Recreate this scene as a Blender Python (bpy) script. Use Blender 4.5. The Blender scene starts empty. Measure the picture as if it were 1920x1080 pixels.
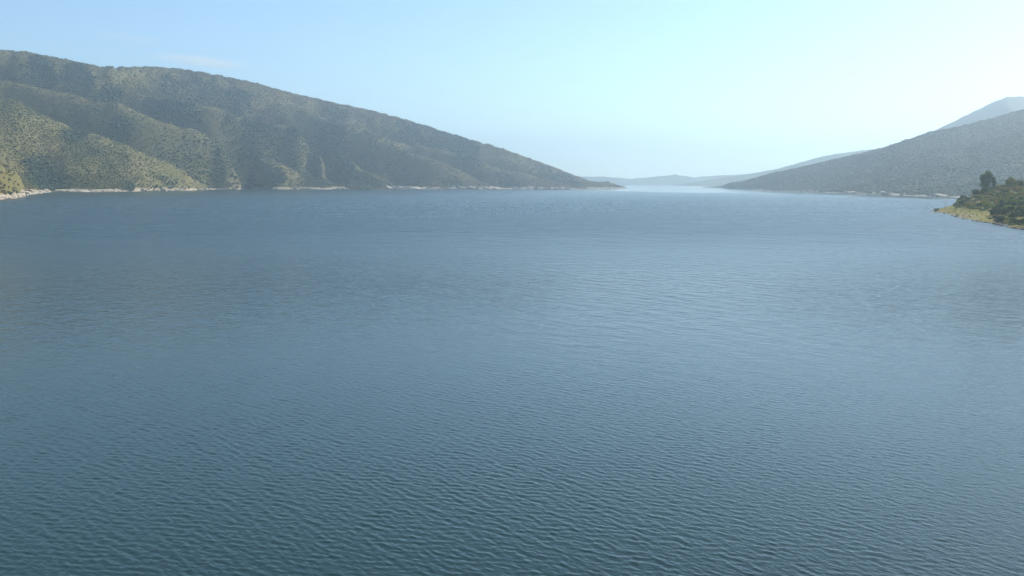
import bpy, bmesh, math, random
import numpy as np
from mathutils import Vector, Matrix, Euler

R = math.radians
SC = bpy.context.scene
COL = SC.collection

# ------------------------------------------------------------------ camera
F = 1870.0            # focal length in pixels of the 1920 px wide photograph
HOR = 341.0           # row of the horizon in the photograph
CAM_H = 40.0          # height above the lake, standing on the dam
PITCH = math.atan((540.0 - HOR) / F)
cam_data = bpy.data.cameras.new('camera')
cam_data.sensor_width = 36.0
cam_data.lens = F / 1920.0 * 36.0
cam_data.clip_start = 1.0
cam_data.clip_end = 120000.0
cam = bpy.data.objects.new('camera', cam_data)
COL.objects.link(cam)
cam.location = (0, 0, CAM_H)
cam.rotation_euler = (math.pi / 2 - PITCH, 0, 0)
SC.camera = cam

# ------------------------------------------------------------------ sky, sun, exposure
SUN_EL, SUN_AZ = R(39), R(57)          # azimuth measured from +Y (the view) towards +X
world = bpy.data.worlds.new('World')
SC.world = world
world.use_nodes = True
wn, wl = world.node_tree.nodes, world.node_tree.links
wn.clear()
sky = wn.new('ShaderNodeTexSky')
sky.sky_type = 'NISHITA'
sky.sun_disc = False
sky.sun_elevation = SUN_EL
sky.sun_rotation = SUN_AZ
sky.altitude = 1200
sky.air_density = 1.0
sky.dust_density = 0.35
sky.ozone_density = 1.6
bg = wn.new('ShaderNodeBackground')
bg.inputs['Strength'].default_value = 0.13
wo = wn.new('ShaderNodeOutputWorld')
tint = wn.new('ShaderNodeMix'); tint.data_type = 'RGBA'; tint.blend_type = 'MULTIPLY'
tint.inputs['Factor'].default_value = 1.0
[i for i in tint.inputs if i.name == 'B' and i.type == 'RGBA'][0].default_value = (0.92, 1.0, 1.01, 1)
wl.new(sky.outputs[0], [i for i in tint.inputs if i.name == 'A' and i.type == 'RGBA'][0])
wl.new([o for o in tint.outputs if o.type == 'RGBA'][0], bg.inputs['Color'])
wl.new(bg.outputs[0], wo.inputs['Surface'])

sun_data = bpy.data.lights.new('sun', 'SUN')
sun_data.energy = 5.0
sun_data.angle = R(0.53)
sun_data.color = (1.0, 0.96, 0.86)
sun = bpy.data.objects.new('sun', sun_data)
COL.objects.link(sun)
sdir = Vector((math.sin(SUN_AZ) * math.cos(SUN_EL), math.cos(SUN_AZ) * math.cos(SUN_EL), math.sin(SUN_EL)))
sun.rotation_euler = sdir.to_track_quat('Z', 'Y').to_euler()
sun.location = (0, 0, 3000)

vs = SC.view_settings
SC.display_settings.display_device = 'sRGB'
vs.view_transform = 'Standard'
vs.look = 'None'
vs.gamma = 1.0
vs.use_curve_mapping = False
vs.exposure = 0.52
SC.cycles.use_denoising = True
SC.cycles.max_bounces = 6
SC.cycles.diffuse_bounces = 2
SC.cycles.glossy_bounces = 2
SC.cycles.volume_bounces = 3
SC.cycles.transparent_max_bounces = 8

HAZE_DENSITY = 0.000090
HAZE_COLOR = (0.82, 0.935, 1.0)
HAZE_ANISO = 0.77


# ------------------------------------------------------------------ helpers
def tag(o, label=None, cat=None, group=None, kind=None):
    if label: o['label'] = label
    if cat: o['category'] = cat
    if group: o['group'] = group
    if kind: o['kind'] = kind
    return o


def px(u, v, Y):
    """World point at depth Y seen at pixel (u, v) of the photograph."""
    c, s = math.cos(PITCH), math.sin(PITCH)
    dy = F * c + (540 - v) * s
    dz = (540 - v) * c - F * s
    t = Y / dy
    return ((u - 960) * t, Y, CAM_H + dz * t)


def px0(u, v):
    """World point on the lake level (z=0) seen at pixel (u, v)."""
    c, s = math.cos(PITCH), math.sin(PITCH)
    dy = F * c + (540 - v) * s
    dz = (540 - v) * c - F * s
    t = -CAM_H / dz
    return ((u - 960) * t, dy * t, 0.0)


def seen_u(x, y):
    return 960 + F * x / np.maximum(y, 1.0)


def mesh_from(name, verts, faces, smooth=False):
    me = bpy.data.meshes.new(name)
    me.from_pydata([tuple(v) for v in verts], [], faces)
    if smooth:
        me.polygons.foreach_set('use_smooth', np.ones(len(me.polygons), dtype=bool))
    me.update()
    return me


def grid_mesh(name, P, smooth=True, wrap=False):
    """P: array (rows, cols, 3) -> mesh of quads, built fast."""
    nr, nc, _ = P.shape
    me = bpy.data.meshes.new(name)
    me.vertices.add(nr * nc)
    me.vertices.foreach_set('co', P.reshape(-1).astype(np.float32))
    idx = np.arange(nr * nc).reshape(nr, nc)
    if wrap:
        idx = np.concatenate([idx, idx[:, :1]], axis=1)
    q = np.stack([idx[:-1, :-1], idx[:-1, 1:], idx[1:, 1:], idx[1:, :-1]], axis=-1).reshape(-1, 4)
    n = len(q)
    me.loops.add(n * 4)
    me.loops.foreach_set('vertex_index', q.reshape(-1).astype(np.int32))
    me.polygons.add(n)
    me.polygons.foreach_set('loop_start', (np.arange(n) * 4).astype(np.int32))
    me.polygons.foreach_set('loop_total', np.full(n, 4, dtype=np.int32))
    me.polygons.foreach_set('use_smooth', np.full(n, smooth, dtype=bool))
    me.update(calc_edges=True)
    return me


def link(name, me, mat=None, parent=None, loc=None):
    o = bpy.data.objects.new(name, me)
    if mat is not None:
        me.materials.append(mat)
    COL.objects.link(o)
    if parent is not None: o.parent = parent
    if loc is not None: o.location = loc
    return o


class Noise:
    """Tiling value noise on a random lattice, vectorised."""
    def __init__(self, seed, n=256):
        self.n = n
        self.t = np.random.RandomState(seed).rand(n, n)

    def __call__(self, x, y):
        xi = np.floor(x).astype(int); yi = np.floor(y).astype(int)
        fx = x - xi; fy = y - yi
        fx = fx * fx * fx * (fx * (fx * 6 - 15) + 10); fy = fy * fy * fy * (fy * (fy * 6 - 15) + 10)
        n = self.n
        a = self.t[xi % n, yi % n]; b = self.t[(xi + 1) % n, yi % n]
        c = self.t[xi % n, (yi + 1) % n]; d = self.t[(xi + 1) % n, (yi + 1) % n]
        return (a * (1 - fx) + b * fx) * (1 - fy) + (c * (1 - fx) + d * fx) * fy

    def fbm(self, x, y, scale, octaves=4, gain=0.5):
        """mean 0, range about -1..1; scale = size of the largest feature in metres"""
        s, amp, tot = 0.0, 1.0, 0.0
        f = 1.0 / scale
        for k in range(octaves):
            ca, sa = math.cos(k * 1.1), math.sin(k * 1.1)
            s = s + amp * (self((x * ca - y * sa) * f + 17.3 * k, (x * sa + y * ca) * f + 9.1 * k) * 2 - 1)
            tot += amp; amp *= gain; f *= 2.03
        return s / tot * 1.6


N1, N2, N3 = Noise(11), Noise(23), Noise(37)


def sstep(a, b, x):
    t = np.clip((x - a) / (b - a), 0, 1)
    return t * t * (3 - 2 * t)


class Plate:
    """Thin-plate surface through scattered heights."""
    def __init__(self, pts, smooth=0.0, unit=1000.0):
        p = np.array(pts, dtype=float)
        self.u = unit
        self.xy = p[:, :2] / unit
        n = len(p)
        d2 = ((self.xy[:, None] - self.xy[None]) ** 2).sum(-1)
        K = np.where(d2 > 0, 0.5 * d2 * np.log(d2 + 1e-20), 0) + np.eye(n) * smooth
        P = np.hstack([np.ones((n, 1)), self.xy])
        A = np.block([[K, P], [P.T, np.zeros((3, 3))]])
        sol = np.linalg.lstsq(A, np.concatenate([p[:, 2], np.zeros(3)]), rcond=None)[0]
        self.w, self.a = sol[:n], sol[n:]

    def __call__(self, x, y):
        sh = x.shape
        X = x.ravel() / self.u; Y = y.ravel() / self.u
        out = self.a[0] + self.a[1] * X + self.a[2] * Y
        for (cx, cy), w in zip(self.xy, self.w):
            d2 = (X - cx) ** 2 + (Y - cy) ** 2
            out += w * 0.5 * d2 * np.log(d2 + 1e-20)
        return out.reshape(sh)


class Terrain:
    """Regular world grid with heights; bilinear look-up."""
    def __init__(self, x0, x1, y0, y1, cell, fn):
        self.x0, self.y0, self.c = x0, y0, cell
        self.xs = np.arange(x0, x1 + cell, cell); self.ys = np.arange(y0, y1 + cell, cell)
        self.X, self.Y = np.meshgrid(self.xs, self.ys)
        self.Z = fn(self.X, self.Y)

    def mesh(self, name, zmin):
        P = np.stack([self.X, self.Y, np.maximum(self.Z, zmin)], axis=-1)
        return grid_mesh(name, P, smooth=True)

    def z(self, x, y):
        fx = np.clip((np.asarray(x) - self.x0) / self.c, 0, len(self.xs) - 1.001)
        fy = np.clip((np.asarray(y) - self.y0) / self.c, 0, len(self.ys) - 1.001)
        i = fx.astype(int); j = fy.astype(int); a = fx - i; b = fy - j
        Z = self.Z
        return (Z[j, i] * (1 - a) + Z[j, i + 1] * a) * (1 - b) + (Z[j + 1, i] * (1 - a) + Z[j + 1, i + 1] * a) * b


# ------------------------------------------------------------------ materials
def new_mat(name):
    m = bpy.data.materials.new(name)
    m.use_nodes = True
    nt = m.node_tree
    b = nt.nodes['Principled BSDF']
    return m, nt, b


def ramp(nt, fac, stops):
    r = nt.nodes.new('ShaderNodeValToRGB')
    el = r.color_ramp.elements
    while len(el) < len(stops): el.new(0.5)
    for e, (p, c) in zip(el, stops):
        e.position = p; e.color = (*c, 1)
    nt.links.new(fac, r.inputs[0])
    return r.outputs[0]


def noise_tex(nt, vec, scale, detail=3, rough=0.55):
    n = nt.nodes.new('ShaderNodeTexNoise')
    n.inputs['Scale'].default_value = scale
    n.inputs['Detail'].default_value = detail
    n.inputs['Roughness'].default_value = rough
    nt.links.new(vec, n.inputs['Vector'])
    return n.outputs['Fac']


def mix(nt, fac, a, b, mode='MIX'):
    m = nt.nodes.new('ShaderNodeMix')
    m.data_type = 'RGBA'; m.blend_type = mode
    if isinstance(fac, (int, float)): m.inputs['Factor'].default_value = fac
    else: nt.links.new(fac, m.inputs['Factor'])
    for k, s in (('A', a), ('B', b)):
        i = [x for x in m.inputs if x.name == k and x.type == 'RGBA'][0]
        if isinstance(s, tuple): i.default_value = (*s, 1)
        else: nt.links.new(s, i)
    return [x for x in m.outputs if x.type == 'RGBA'][0]


def math_n(nt, op, a, b=None, c=None, clamp=False):
    m = nt.nodes.new('ShaderNodeMath'); m.operation = op; m.use_clamp = clamp
    for i, s in enumerate((a, b, c)):
        if s is None: continue
        if isinstance(s, (int, float)): m.inputs[i].default_value = s
        else: nt.links.new(s, m.inputs[i])
    return m.outputs[0]


def maprange(nt, v, a, b, c, d, smooth=False):
    m = nt.nodes.new('ShaderNodeMapRange')
    if smooth: m.interpolation_type = 'SMOOTHSTEP'
    nt.links.new(v, m.inputs[0])
    for i, s in enumerate((a, b, c, d)):
        if isinstance(s, (int, float)): m.inputs[i + 1].default_value = s
        else: nt.links.new(s, m.inputs[i + 1])
    return m.outputs[0]


def geo_pos(nt):
    return nt.nodes.new('ShaderNodeNewGeometry').outputs['Position']


def sep(nt, v):
    s = nt.nodes.new('ShaderNodeSeparateXYZ'); nt.links.new(v, s.inputs[0])
    return s.outputs


def ground_material(name, low, high, band_lo, band_hi, grass=None):
    """soil of a hillside: pale drawdown band near the lake level, dry soil above"""
    m, nt, b = new_mat(name)
    p = geo_pos(nt)
    n1 = noise_tex(nt, p, 0.01, 4)
    n2 = noise_tex(nt, p, 0.12, 4, 0.65)
    soil = ramp(nt, n1, [(0.3, high[0]), (0.7, high[1])])
    soil = mix(nt, 0.5, soil, ramp(nt, n2, [(0.3, high[0]), (0.7, high[1])]))
    n3 = noise_tex(nt, p, 0.25, 5, 0.7)
    pale = ramp(nt, n3, [(0.32, low[0]), (0.62, low[1])])
    z = sep(nt, p)[2]
    zz = math_n(nt, 'ADD', z, maprange(nt, noise_tex(nt, p, 0.02, 3), 0.3, 0.7, -3.0, 3.0))
    f = maprange(nt, zz, band_lo, band_hi, 0, 1, True)
    nt.links.new(mix(nt, f, pale, soil), b.inputs['Base Color'])
    b.inputs['Roughness'].default_value = 0.95
    b.inputs['Specular IOR Level'].default_value = 0.1
    bu = nt.nodes.new('ShaderNodeBump'); bu.inputs['Strength'].default_value = 0.6; bu.inputs['Distance'].default_value = 2.0
    nt.links.new(n3, bu.inputs['Height']); nt.links.new(bu.outputs[0], b.inputs['Normal'])
    return m


def foliage_material(name, stops, leafnoise=0.9, patch=0.004, patch_stops=None, trans=0.0, dry=None):
    """crowns: colour differs from tree to tree, and in broad stands across the hill"""
    m, nt, b = new_mat(name)
    info = nt.nodes.new('ShaderNodeObjectInfo')
    p = geo_pos(nt)
    c = ramp(nt, info.outputs['Random'], stops)
    if patch_stops:
        pn = noise_tex(nt, p, patch, 4, 0.6)
        c = mix(nt, 0.55, c, ramp(nt, pn, patch_stops))
    if dry:      # the cover gets drier and browner along the hill and towards its top
        sp_ = sep(nt, p)
        q = math_n(nt, 'ADD', math_n(nt, 'MULTIPLY_ADD', sp_[2], 2.2, sp_[0]), maprange(nt, noise_tex(nt, p, 0.0035, 4, 0.6), 0.3, 0.7, -900, 900))
        c = mix(nt, maprange(nt, q, -1900, 400, 0.0, 0.75, True), c, dry)
    n = noise_tex(nt, p, leafnoise, 2, 0.7)
    c = mix(nt, 1.0, c, ramp(nt, n, [(0.25, (0.75, 0.75, 0.75)), (0.75, (1.2, 1.2, 1.2))]), 'MULTIPLY')
    nt.links.new(c, b.inputs['Base Color'])
    b.inputs['Roughness'].default_value = 0.8
    b.inputs['Specular IOR Level'].default_value = 0.15
    if trans:
        out = nt.nodes['Material Output']
        tr = nt.nodes.new('ShaderNodeBsdfTranslucent')
        nt.links.new(c, tr.inputs['Color'])
        ms = nt.nodes.new('ShaderNodeMixShader'); ms.inputs[0].default_value = trans
        nt.links.new(b.outputs[0], ms.inputs[1]); nt.links.new(tr.outputs[0], ms.inputs[2])
        nt.links.new(ms.outputs[0], out.inputs['Surface'])
    return m


M = {}
M['hill_soil'] = ground_material('hill_soil', ((0.20, 0.16, 0.10), (0.46, 0.37, 0.27)),
                                 ((0.105, 0.108, 0.029), (0.195, 0.145, 0.060)), 7.0, 14.0)
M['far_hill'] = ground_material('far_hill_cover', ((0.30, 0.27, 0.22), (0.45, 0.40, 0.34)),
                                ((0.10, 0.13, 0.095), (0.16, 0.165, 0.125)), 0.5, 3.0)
M['meadow'] = ground_material('meadow_soil', ((0.16, 0.13, 0.08), (0.30, 0.25, 0.15)),
                              ((0.15, 0.17, 0.032), (0.31, 0.23, 0.065)), 0.8, 1.8)
M['forest'] = foliage_material('dry_forest_leaves',
    [(0.0, (0.10, 0.130, 0.026)), (0.35, (0.14, 0.155, 0.034)), (0.6, (0.19, 0.160, 0.050)), (0.82, (0.23, 0.155, 0.070)), (1.0, (0.27, 0.175, 0.11))],
    0.5, 0.0022,
    [(0.30, (0.095, 0.130, 0.026)), (0.48, (0.160, 0.160, 0.038)), (0.60, (0.23, 0.165, 0.075)), (0.8, (0.26, 0.175, 0.11))], trans=0.5, dry=(0.23, 0.16, 0.095))
M['gully'] = foliage_material('evergreen_shade_leaves',
    [(0.0, (0.016, 0.036, 0.015)), (0.6, (0.028, 0.050, 0.020)), (1.0, (0.065, 0.078, 0.032))], 0.5)  # evergreen tones kept extra dark, ravine shade is painted into them
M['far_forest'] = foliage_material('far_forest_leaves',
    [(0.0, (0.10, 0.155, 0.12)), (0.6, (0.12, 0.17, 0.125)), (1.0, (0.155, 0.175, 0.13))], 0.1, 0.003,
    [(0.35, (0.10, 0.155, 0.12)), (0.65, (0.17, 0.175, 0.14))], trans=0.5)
M['leaves_tall'] = foliage_material('tall_tree_leaves', [(0.0, (0.10, 0.16, 0.05)), (1.0, (0.14, 0.20, 0.06))], 0.35, trans=0.5)
M['leaves_scrub'] = foliage_material('scrub_leaves', [(0.0, (0.16, 0.23, 0.045)), (0.55, (0.25, 0.27, 0.06)), (0.85, (0.30, 0.25, 0.075)), (1.0, (0.36, 0.24, 0.09))], 0.35, trans=0.5)
M['leaves_dark'] = foliage_material('dark_shrub_leaves', [(0.0, (0.05, 0.09, 0.032)), (1.0, (0.10, 0.14, 0.048))], 0.35, trans=0.35)


def simple_noise_mat(name, c0, c1, scale, rough=0.85, bump=0.3):
    m, nt, b = new_mat(name)
    tc = nt.nodes.new('ShaderNodeTexCoord').outputs['Object']
    n = noise_tex(nt, tc, scale, 4, 0.65)
    nt.links.new(ramp(nt, n, [(0.3, c0), (0.7, c1)]), b.inputs['Base Color'])
    b.inputs['Roughness'].default_value = rough
    bu = nt.nodes.new('ShaderNodeBump'); bu.inputs['Strength'].default_value = bump
    nt.links.new(n, bu.inputs['Height']); nt.links.new(bu.outputs[0], b.inputs['Normal'])
    return m


M['bark'] = simple_noise_mat('bark', (0.09, 0.07, 0.05), (0.20, 0.16, 0.12), 1.5)
M['pale_rock'] = simple_noise_mat('pale_rock', (0.32, 0.25, 0.18), (0.58, 0.50, 0.40), 0.25)
M['dark_rock'] = simple_noise_mat('dark_rock', (0.035, 0.033, 0.03), (0.09, 0.08, 0.07), 0.6)
M['grey_wood'] = simple_noise_mat('grey_wood', (0.08, 0.075, 0.07), (0.15, 0.14, 0.12), 2.0)
M['white_paint'] = simple_noise_mat('white_paint', (0.7, 0.7, 0.7), (0.82, 0.82, 0.82), 1.0, 0.4, 0.02)
M['metal'] = simple_noise_mat('grey_metal', (0.16, 0.17, 0.18), (0.25, 0.26, 0.27), 2.0, 0.5, 0.05)
M['grass'] = foliage_material('dry_grass', [(0.0, (0.13, 0.15, 0.035)), (0.5, (0.22, 0.20, 0.05)), (1.0, (0.36, 0.24, 0.08))], 0.8, 0.03,
                              [(0.35, (0.16, 0.19, 0.035)), (0.65, (0.38, 0.27, 0.075))], trans=0.3)

# ------------------------------------------------------------------ lake
def lake_material():
    m, nt, b = new_mat('lake_water')
    p = geo_pos(nt)
    s = sep(nt, p)
    r = math_n(nt, 'SQRT', math_n(nt, 'ADD', math_n(nt, 'MULTIPLY', s[0], s[0]), math_n(nt, 'MULTIPLY', s[1], s[1])))
    # sheltered, almost calm water: beyond the two points and under the right-hand shore
    edge = math_n(nt, 'MINIMUM', math_n(nt, 'MULTIPLY_ADD', s[1], -0.42, 723 + 0.42 * 3560), 860.0)
    wob = maprange(nt, noise_tex(nt, p, 0.004, 3), 0.3, 0.7, -110, 110)
    calm = maprange(nt, math_n(nt, 'ADD', math_n(nt, 'SUBTRACT', s[0], edge), wob), -60, 140, 0, 1, True)
    calm = math_n(nt, 'MULTIPLY', calm, maprange(nt, s[1], 1800, 2500, 0, 1, True))
    # gusts roughen the surface in broad streaks
    mp = nt.nodes.new('ShaderNodeMapping'); mp.inputs['Scale'].default_value = (0.004, 0.011, 1); mp.inputs['Rotation'].default_value = (0, 0, R(-35))
    nt.links.new(p, mp.inputs[0])
    gust = noise_tex(nt, mp.outputs[0], 1.0, 4, 0.6)
    rough_far = math_n(nt, 'ADD', maprange(nt, r, 120, 900, 0.06, 0.28, True), maprange(nt, gust, 0.3, 0.7, -0.012, 0.012))
    # wind lanes far out, drawn out along the view down the valley
    lanes = None
    for sx, sy, w in ((0.30, 0.022, 0.7), (0.11, 0.010, 0.5)):
        ml = nt.nodes.new('ShaderNodeMapping'); ml.inputs['Scale'].default_value = (sx, sy, 1); nt.links.new(p, ml.inputs[0])
        q = math_n(nt, 'MULTIPLY', math_n(nt, 'SUBTRACT', noise_tex(nt, ml.outputs[0], 1.0, 2, 0.6), 0.5), w)
        lanes = q if lanes is None else math_n(nt, 'ADD', lanes, q)
    lanes = math_n(nt, 'MULTIPLY', lanes, maprange(nt, r, 900, 1900, 0, 0.20, True))
    rough_far = math_n(nt, 'ADD', rough_far, math_n(nt, 'ADD', lanes, maprange(nt, r, 1200, 4000, 0, -0.10, True)))
    rough = maprange(nt, calm, 0, 1, rough_far, 0.10)
    nt.links.new(rough, b.inputs['Roughness'])
    # small ripples, crests running like the waves of the mesh
    h = None
    far = maprange(nt, r, 160, 420, 0, 1, True)
    far2 = maprange(nt, r, 450, 1100, 0, 1, True)
    far3 = maprange(nt, r, 1100, 2600, 0, 1, True)
    for sc, w, rot in ((0.022, 95.0, 30), (0.065, 36.0, 44), (0.2, 4.8, 50), (0.5, 3.2, 36), (1.5, 0.42, 42), (3.0, 0.24, 60), (6.0, 0.12, 22)):
        mm = nt.nodes.new('ShaderNodeMapping')
        mm.vector_type = 'TEXTURE'
        mm.inputs['Rotation'].default_value = (0, 0, R(-rot))
        mm.inputs['Scale'].default_value = (2.4, 1.0, 1.0)
        nt.links.new(p, mm.inputs[0])
        n = math_n(nt, 'MULTIPLY', noise_tex(nt, mm.outputs[0], sc, 2, 0.5), w)
        if sc < 1: n = math_n(nt, 'MULTIPLY', n, far3 if sc < .05 else far2 if sc < .1 else far)
        h = n if h is None else math_n(nt, 'ADD', h, n)
    bu = nt.nodes.new('ShaderNodeBump')
    nt.links.new(maprange(nt, calm, 0, 1, 0.75, 0.05), bu.inputs['Strength'])
    bu.inputs['Distance'].default_value = 0.22
    nt.links.new(h, bu.inputs['Height'])
    nt.links.new(bu.outputs[0], b.inputs['Normal'])
    b.inputs['Base Color'].default_value = (0.009, 0.027, 0.021, 1)
    b.inputs['IOR'].default_value = 1.333
    return m


def build_lake():
    # concentric rings round the foot of the dam: fine where waves can be seen, coarse far out
    a_f = np.linspace(R(-35), R(35), 1120)
    a_b = np.linspace(R(35), R(325), 140)[1:-1]
    ang = np.concatenate([a_f, a_b])
    r1 = np.linspace(3, 80, 60)[:-1]
    r2 = np.exp(np.arange(math.log(80), math.log(640), 0.0024))
    r3 = np.exp(np.arange(math.log(640), math.log(17500), 0.02))[1:]
    rad = np.concatenate([r1, r2, r3])
    A, Rr = np.meshgrid(ang, rad)
    X = np.sin(A) * Rr; Y = np.cos(A) * Rr
    dang = np.full_like(ang, ang[1] - ang[0]); dang[len(a_f):] = R(2.1)
    drad = np.gradient(rad)
    S = np.maximum(np.broadcast_to(dang, A.shape) * Rr, drad[:, None])      # local grid spacing
    Z = np.zeros_like(X); DX = np.zeros_like(X); DY = np.zeros_like(X)
    rs = np.random.RandomState(5)
    gust = 0.85 + 0.35 * N2.fbm(X, Y, 60, 3)
    act = (S < 2.0)
    rows = np.where(act.any(axis=1))[0]
    sl = slice(rows[0], rows[-1] + 1)
    x, y, sp, g = X[sl], Y[sl], S[sl], gust[sl]
    z = np.zeros_like(x); dx = np.zeros_like(x); dy = np.zeros_like(x)
    n = 96
    for i in range(n):
        lam = math.exp(rs.uniform(math.log(0.5), math.log(3.3)))
        az = R(42) + rs.normal(0, 0.42) * (1.4 if lam < 1.6 else 0.9)
        slope = 0.0215 * math.exp(-0.5 * (math.log(lam / 0.9) / 0.6) ** 2)
        k = 2 * math.pi / lam
        amp = slope / k
        kx, ky = k * math.sin(az), k * math.cos(az)
        ph = kx * x + ky * y + rs.uniform(0, 6.28)
        a = amp * sstep(1.9, 3.4, lam / sp) * g
        c, s_ = np.cos(ph), np.sin(ph)
        z += a * c
        dx -= 0.9 * a * math.sin(az) * s_
        dy -= 0.9 * a * math.cos(az) * s_
    Z[sl] = z; DX[sl] = dx; DY[sl] = dy
    P = np.stack([X + DX, Y + DY, Z], axis=-1)
    me = grid_mesh('lake', P[:, ::-1], smooth=True, wrap=True)
    o = link('lake_water', me, lake_material())
    tag(o, 'rippled blue lake water filling the valley from the dam to the far hills', kind='structure')
    return o


build_lake()

# ------------------------------------------------------------------ left hill
SHORE = [(-260, 420), (-120, 392), (0, 375.5), (35, 370), (60, 364.5), (100, 360.2), (160, 360.3), (235, 359.3), (330, 357.6), (395, 356.2),
         (460, 355.4), (515, 355.6), (580, 355.2), (645, 354.8), (735, 354.8), (800, 354.6), (860, 354.4), (935, 354.4),
         (1000, 354.6), (1070, 354.8), (1120, 354.2), (1157, 353.2)]
SKYL = [(-330, 60, 5100), (-160, 72, 5250), (0, 92, 5400), (70, 96, 5450), (150, 112, 5550), (205, 124, 5700), (235, 125, 5900), (265, 124, 6050), (300, 124, 6200),
        (345, 127, 6350), (400, 136, 6450), (480, 153, 6550), (560, 175, 6600), (640, 193, 6600), (700, 206, 6600), (800, 231, 6550),
        (870, 253, 6500), (960, 284, 6450), (1020, 305, 6400), (1080, 328, 6320), (1120, 344, 6250)]
CREST = {
    'A': [(-200, 262, 2500), (-90, 285, 2450), (0, 319, 2450), (40, 329, 2600), (68, 347, 2850)],
    'B': [(-250, 120, 4600), (-120, 160, 4650), (0, 196, 4700), (43, 211, 4650), (100, 243, 4560), (187, 267, 4480), (227, 281, 4450), (317, 321, 4600), (407, 348, 4950)],
    'C': [(-260, 108, 5000), (-120, 122, 5050), (0, 143, 5180), (50, 153, 5150), (117, 173, 5100), (213, 200, 5050), (300, 230, 5050), (367, 256, 5100), (460, 293, 5250), (540, 323, 5400), (625, 346, 5680)],
    'D': [(273, 187, 5500), (333, 192, 5480), (400, 210, 5500), (467, 236, 5550), (567, 276, 5640), (633, 303, 5720), (700, 333, 5800), (760, 350, 5850)],
    'E': [(217, 131, 5780), (283, 143, 5900), (350, 160, 5950), (417, 183, 6000), (500, 216, 6000), (600, 230, 6000), (700, 262, 6000), (800, 303, 5980), (870, 332, 5960), (920, 349, 5920)],
    'F': [(700, 262, 6200), (783, 286, 6170), (890, 306, 6150), (1000, 333, 6130), (1060, 348, 6080)],
}
RAVINE = {
    'AB': [(-200, 250, 3050), (-80, 278, 3050), (0, 305, 3100), (33, 329, 3150), (77, 352, 3450)],
    'BC': [(-120, 185, 4880), (0, 212, 4930), (60, 238, 4880), (120, 262, 4800), (190, 283, 4720), (240, 300, 4700), (320, 337, 4820), (400, 352, 5060)],
    'CD': [(0, 152, 5330), (80, 166, 5300), (150, 186, 5270), (213, 210, 5230), (300, 243, 5250), (367, 273, 5300), (460, 309, 5400), (540, 337, 5530), (620, 353, 5740)],
    'DE': [(300, 182, 5720), (360, 190, 5720), (430, 220, 5760), (500, 248, 5800), (580, 280, 5850), (670, 314, 5880), (740, 338, 5900)],
    'EF': [(600, 226, 6300), (650, 245, 6260), (730, 275, 6180), (810, 306, 6110), (890, 335, 6060), (950, 351, 6020)],
    'FG': [(650, 222, 6420), (740, 254, 6400), (850, 292, 6360), (950, 326, 6300), (1060, 349, 6200), (1100, 352.5, 6170)],
}


def left_hill_fn():
    pts = []
    for (u, v) in SHORE:
        x, y, z = px0(u, v)
        pts.append((x, y, 0.0))
        k = 0.955 if u > 60 else 0.93
        pts.append((x * k + (0 if u < 1100 else 40), y * k, -14.0))
    for q in SKYL:
        x, y, z = px(*q)
        pts.append((x, y, z))
        pts.append((x - 60, y + 500, z * 0.62 - 20)); 
    def dense(poly, gap=95.0):
        out = [poly[0]]
        for a, b in zip(poly[:-1], poly[1:]):
            pa, pb = np.array(px(*a)), np.array(px(*b))
            n = max(1, int(np.linalg.norm(pb - pa) / gap))
            for k in range(1, n + 1):
                out.append(tuple(a[i] + (b[i] - a[i]) * k / n for i in range(3)))
        return out
    for poly in CREST.values():
        for q in dense(poly): pts.append(px(*q))
    for poly in RAVINE.values():
        poly = dense(poly, 140.0)
        for i, q in enumerate(poly):
            x, y, z = px(*q)
            cut = 62.0 if 0 < i < len(poly) - 1 else 12.0
            pts.append((x, y, max(z - cut * min(1.0, max(z, 0) / 120 + .15), 3.0)))
    for u, v in ((120, 367), (165, 365), (100, 371), (140, 362.8), (110, 363.6), (60, 376), (30, 384), (90, 366.5), (200, 362), (0, 390)):
        x, y, _ = px0(u, v)
        pts.append((x, y, -13.0))
    for q in ((20, 361, 2520), (48, 356, 2900), (72, 356, 3300), (85, 357.5, 3560)): pts.append(px(*q))
    tip = px0(1157, 353.2)
    for dx, dy in ((150, -100), (170, 150), (100, 500), (-100, 900), (-600, 1400), (-1500, 1800)):
        pts.append((tip[0] + dx, tip[1] + dy, -18.0))
    for x, y, z in ((-900, 700, -30), (-1100, 1100, -12), (-2300, 1700, 240), (-3200, 2600, 420), (-4200, 3800, 640), (-4600, 5500, 700),
                    (-4200, 7000, 500), (-2500, 7800, 250), (0, 2500, -40), (-600, 1800, -30), (-1000, 3000, -20), (200, 4200, -30)):
        pts.append((x, y, z))
    # drop near-coincident points
    keep = []
    for p in pts:
        if all((p[0] - q[0]) ** 2 + (p[1] - q[1]) ** 2 > 35 ** 2 for q in keep): keep.append(p)
    plate = Plate(keep, smooth=1e-4)

    def fn(X, Y):
        Z = plate(X, Y)
        h = sstep(4, 110, Z)
        # side gullies and knolls
        g1 = 1 - np.abs(N1.fbm(X, Y, 420, 3, 0.45)) * 1.4
        g2 = 1 - np.abs(N3.fbm(X + 90, Y, 190, 3, 0.5)) * 1.4
        Z = Z - 34 * h * np.clip(g1 - 0.35, 0, 1) ** 1.3 + 10 * h
        Z = Z - 19 * h * np.clip(g2 - 0.35, 0, 1) ** 1.3 + 4 * h
        Z = Z + 3.0 * N2.fbm(X, Y, 60, 3) * sstep(-3, 25, Z) + 1.3 * N1.fbm(X, Y, 35, 2)
        return Z
    return fn


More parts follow.
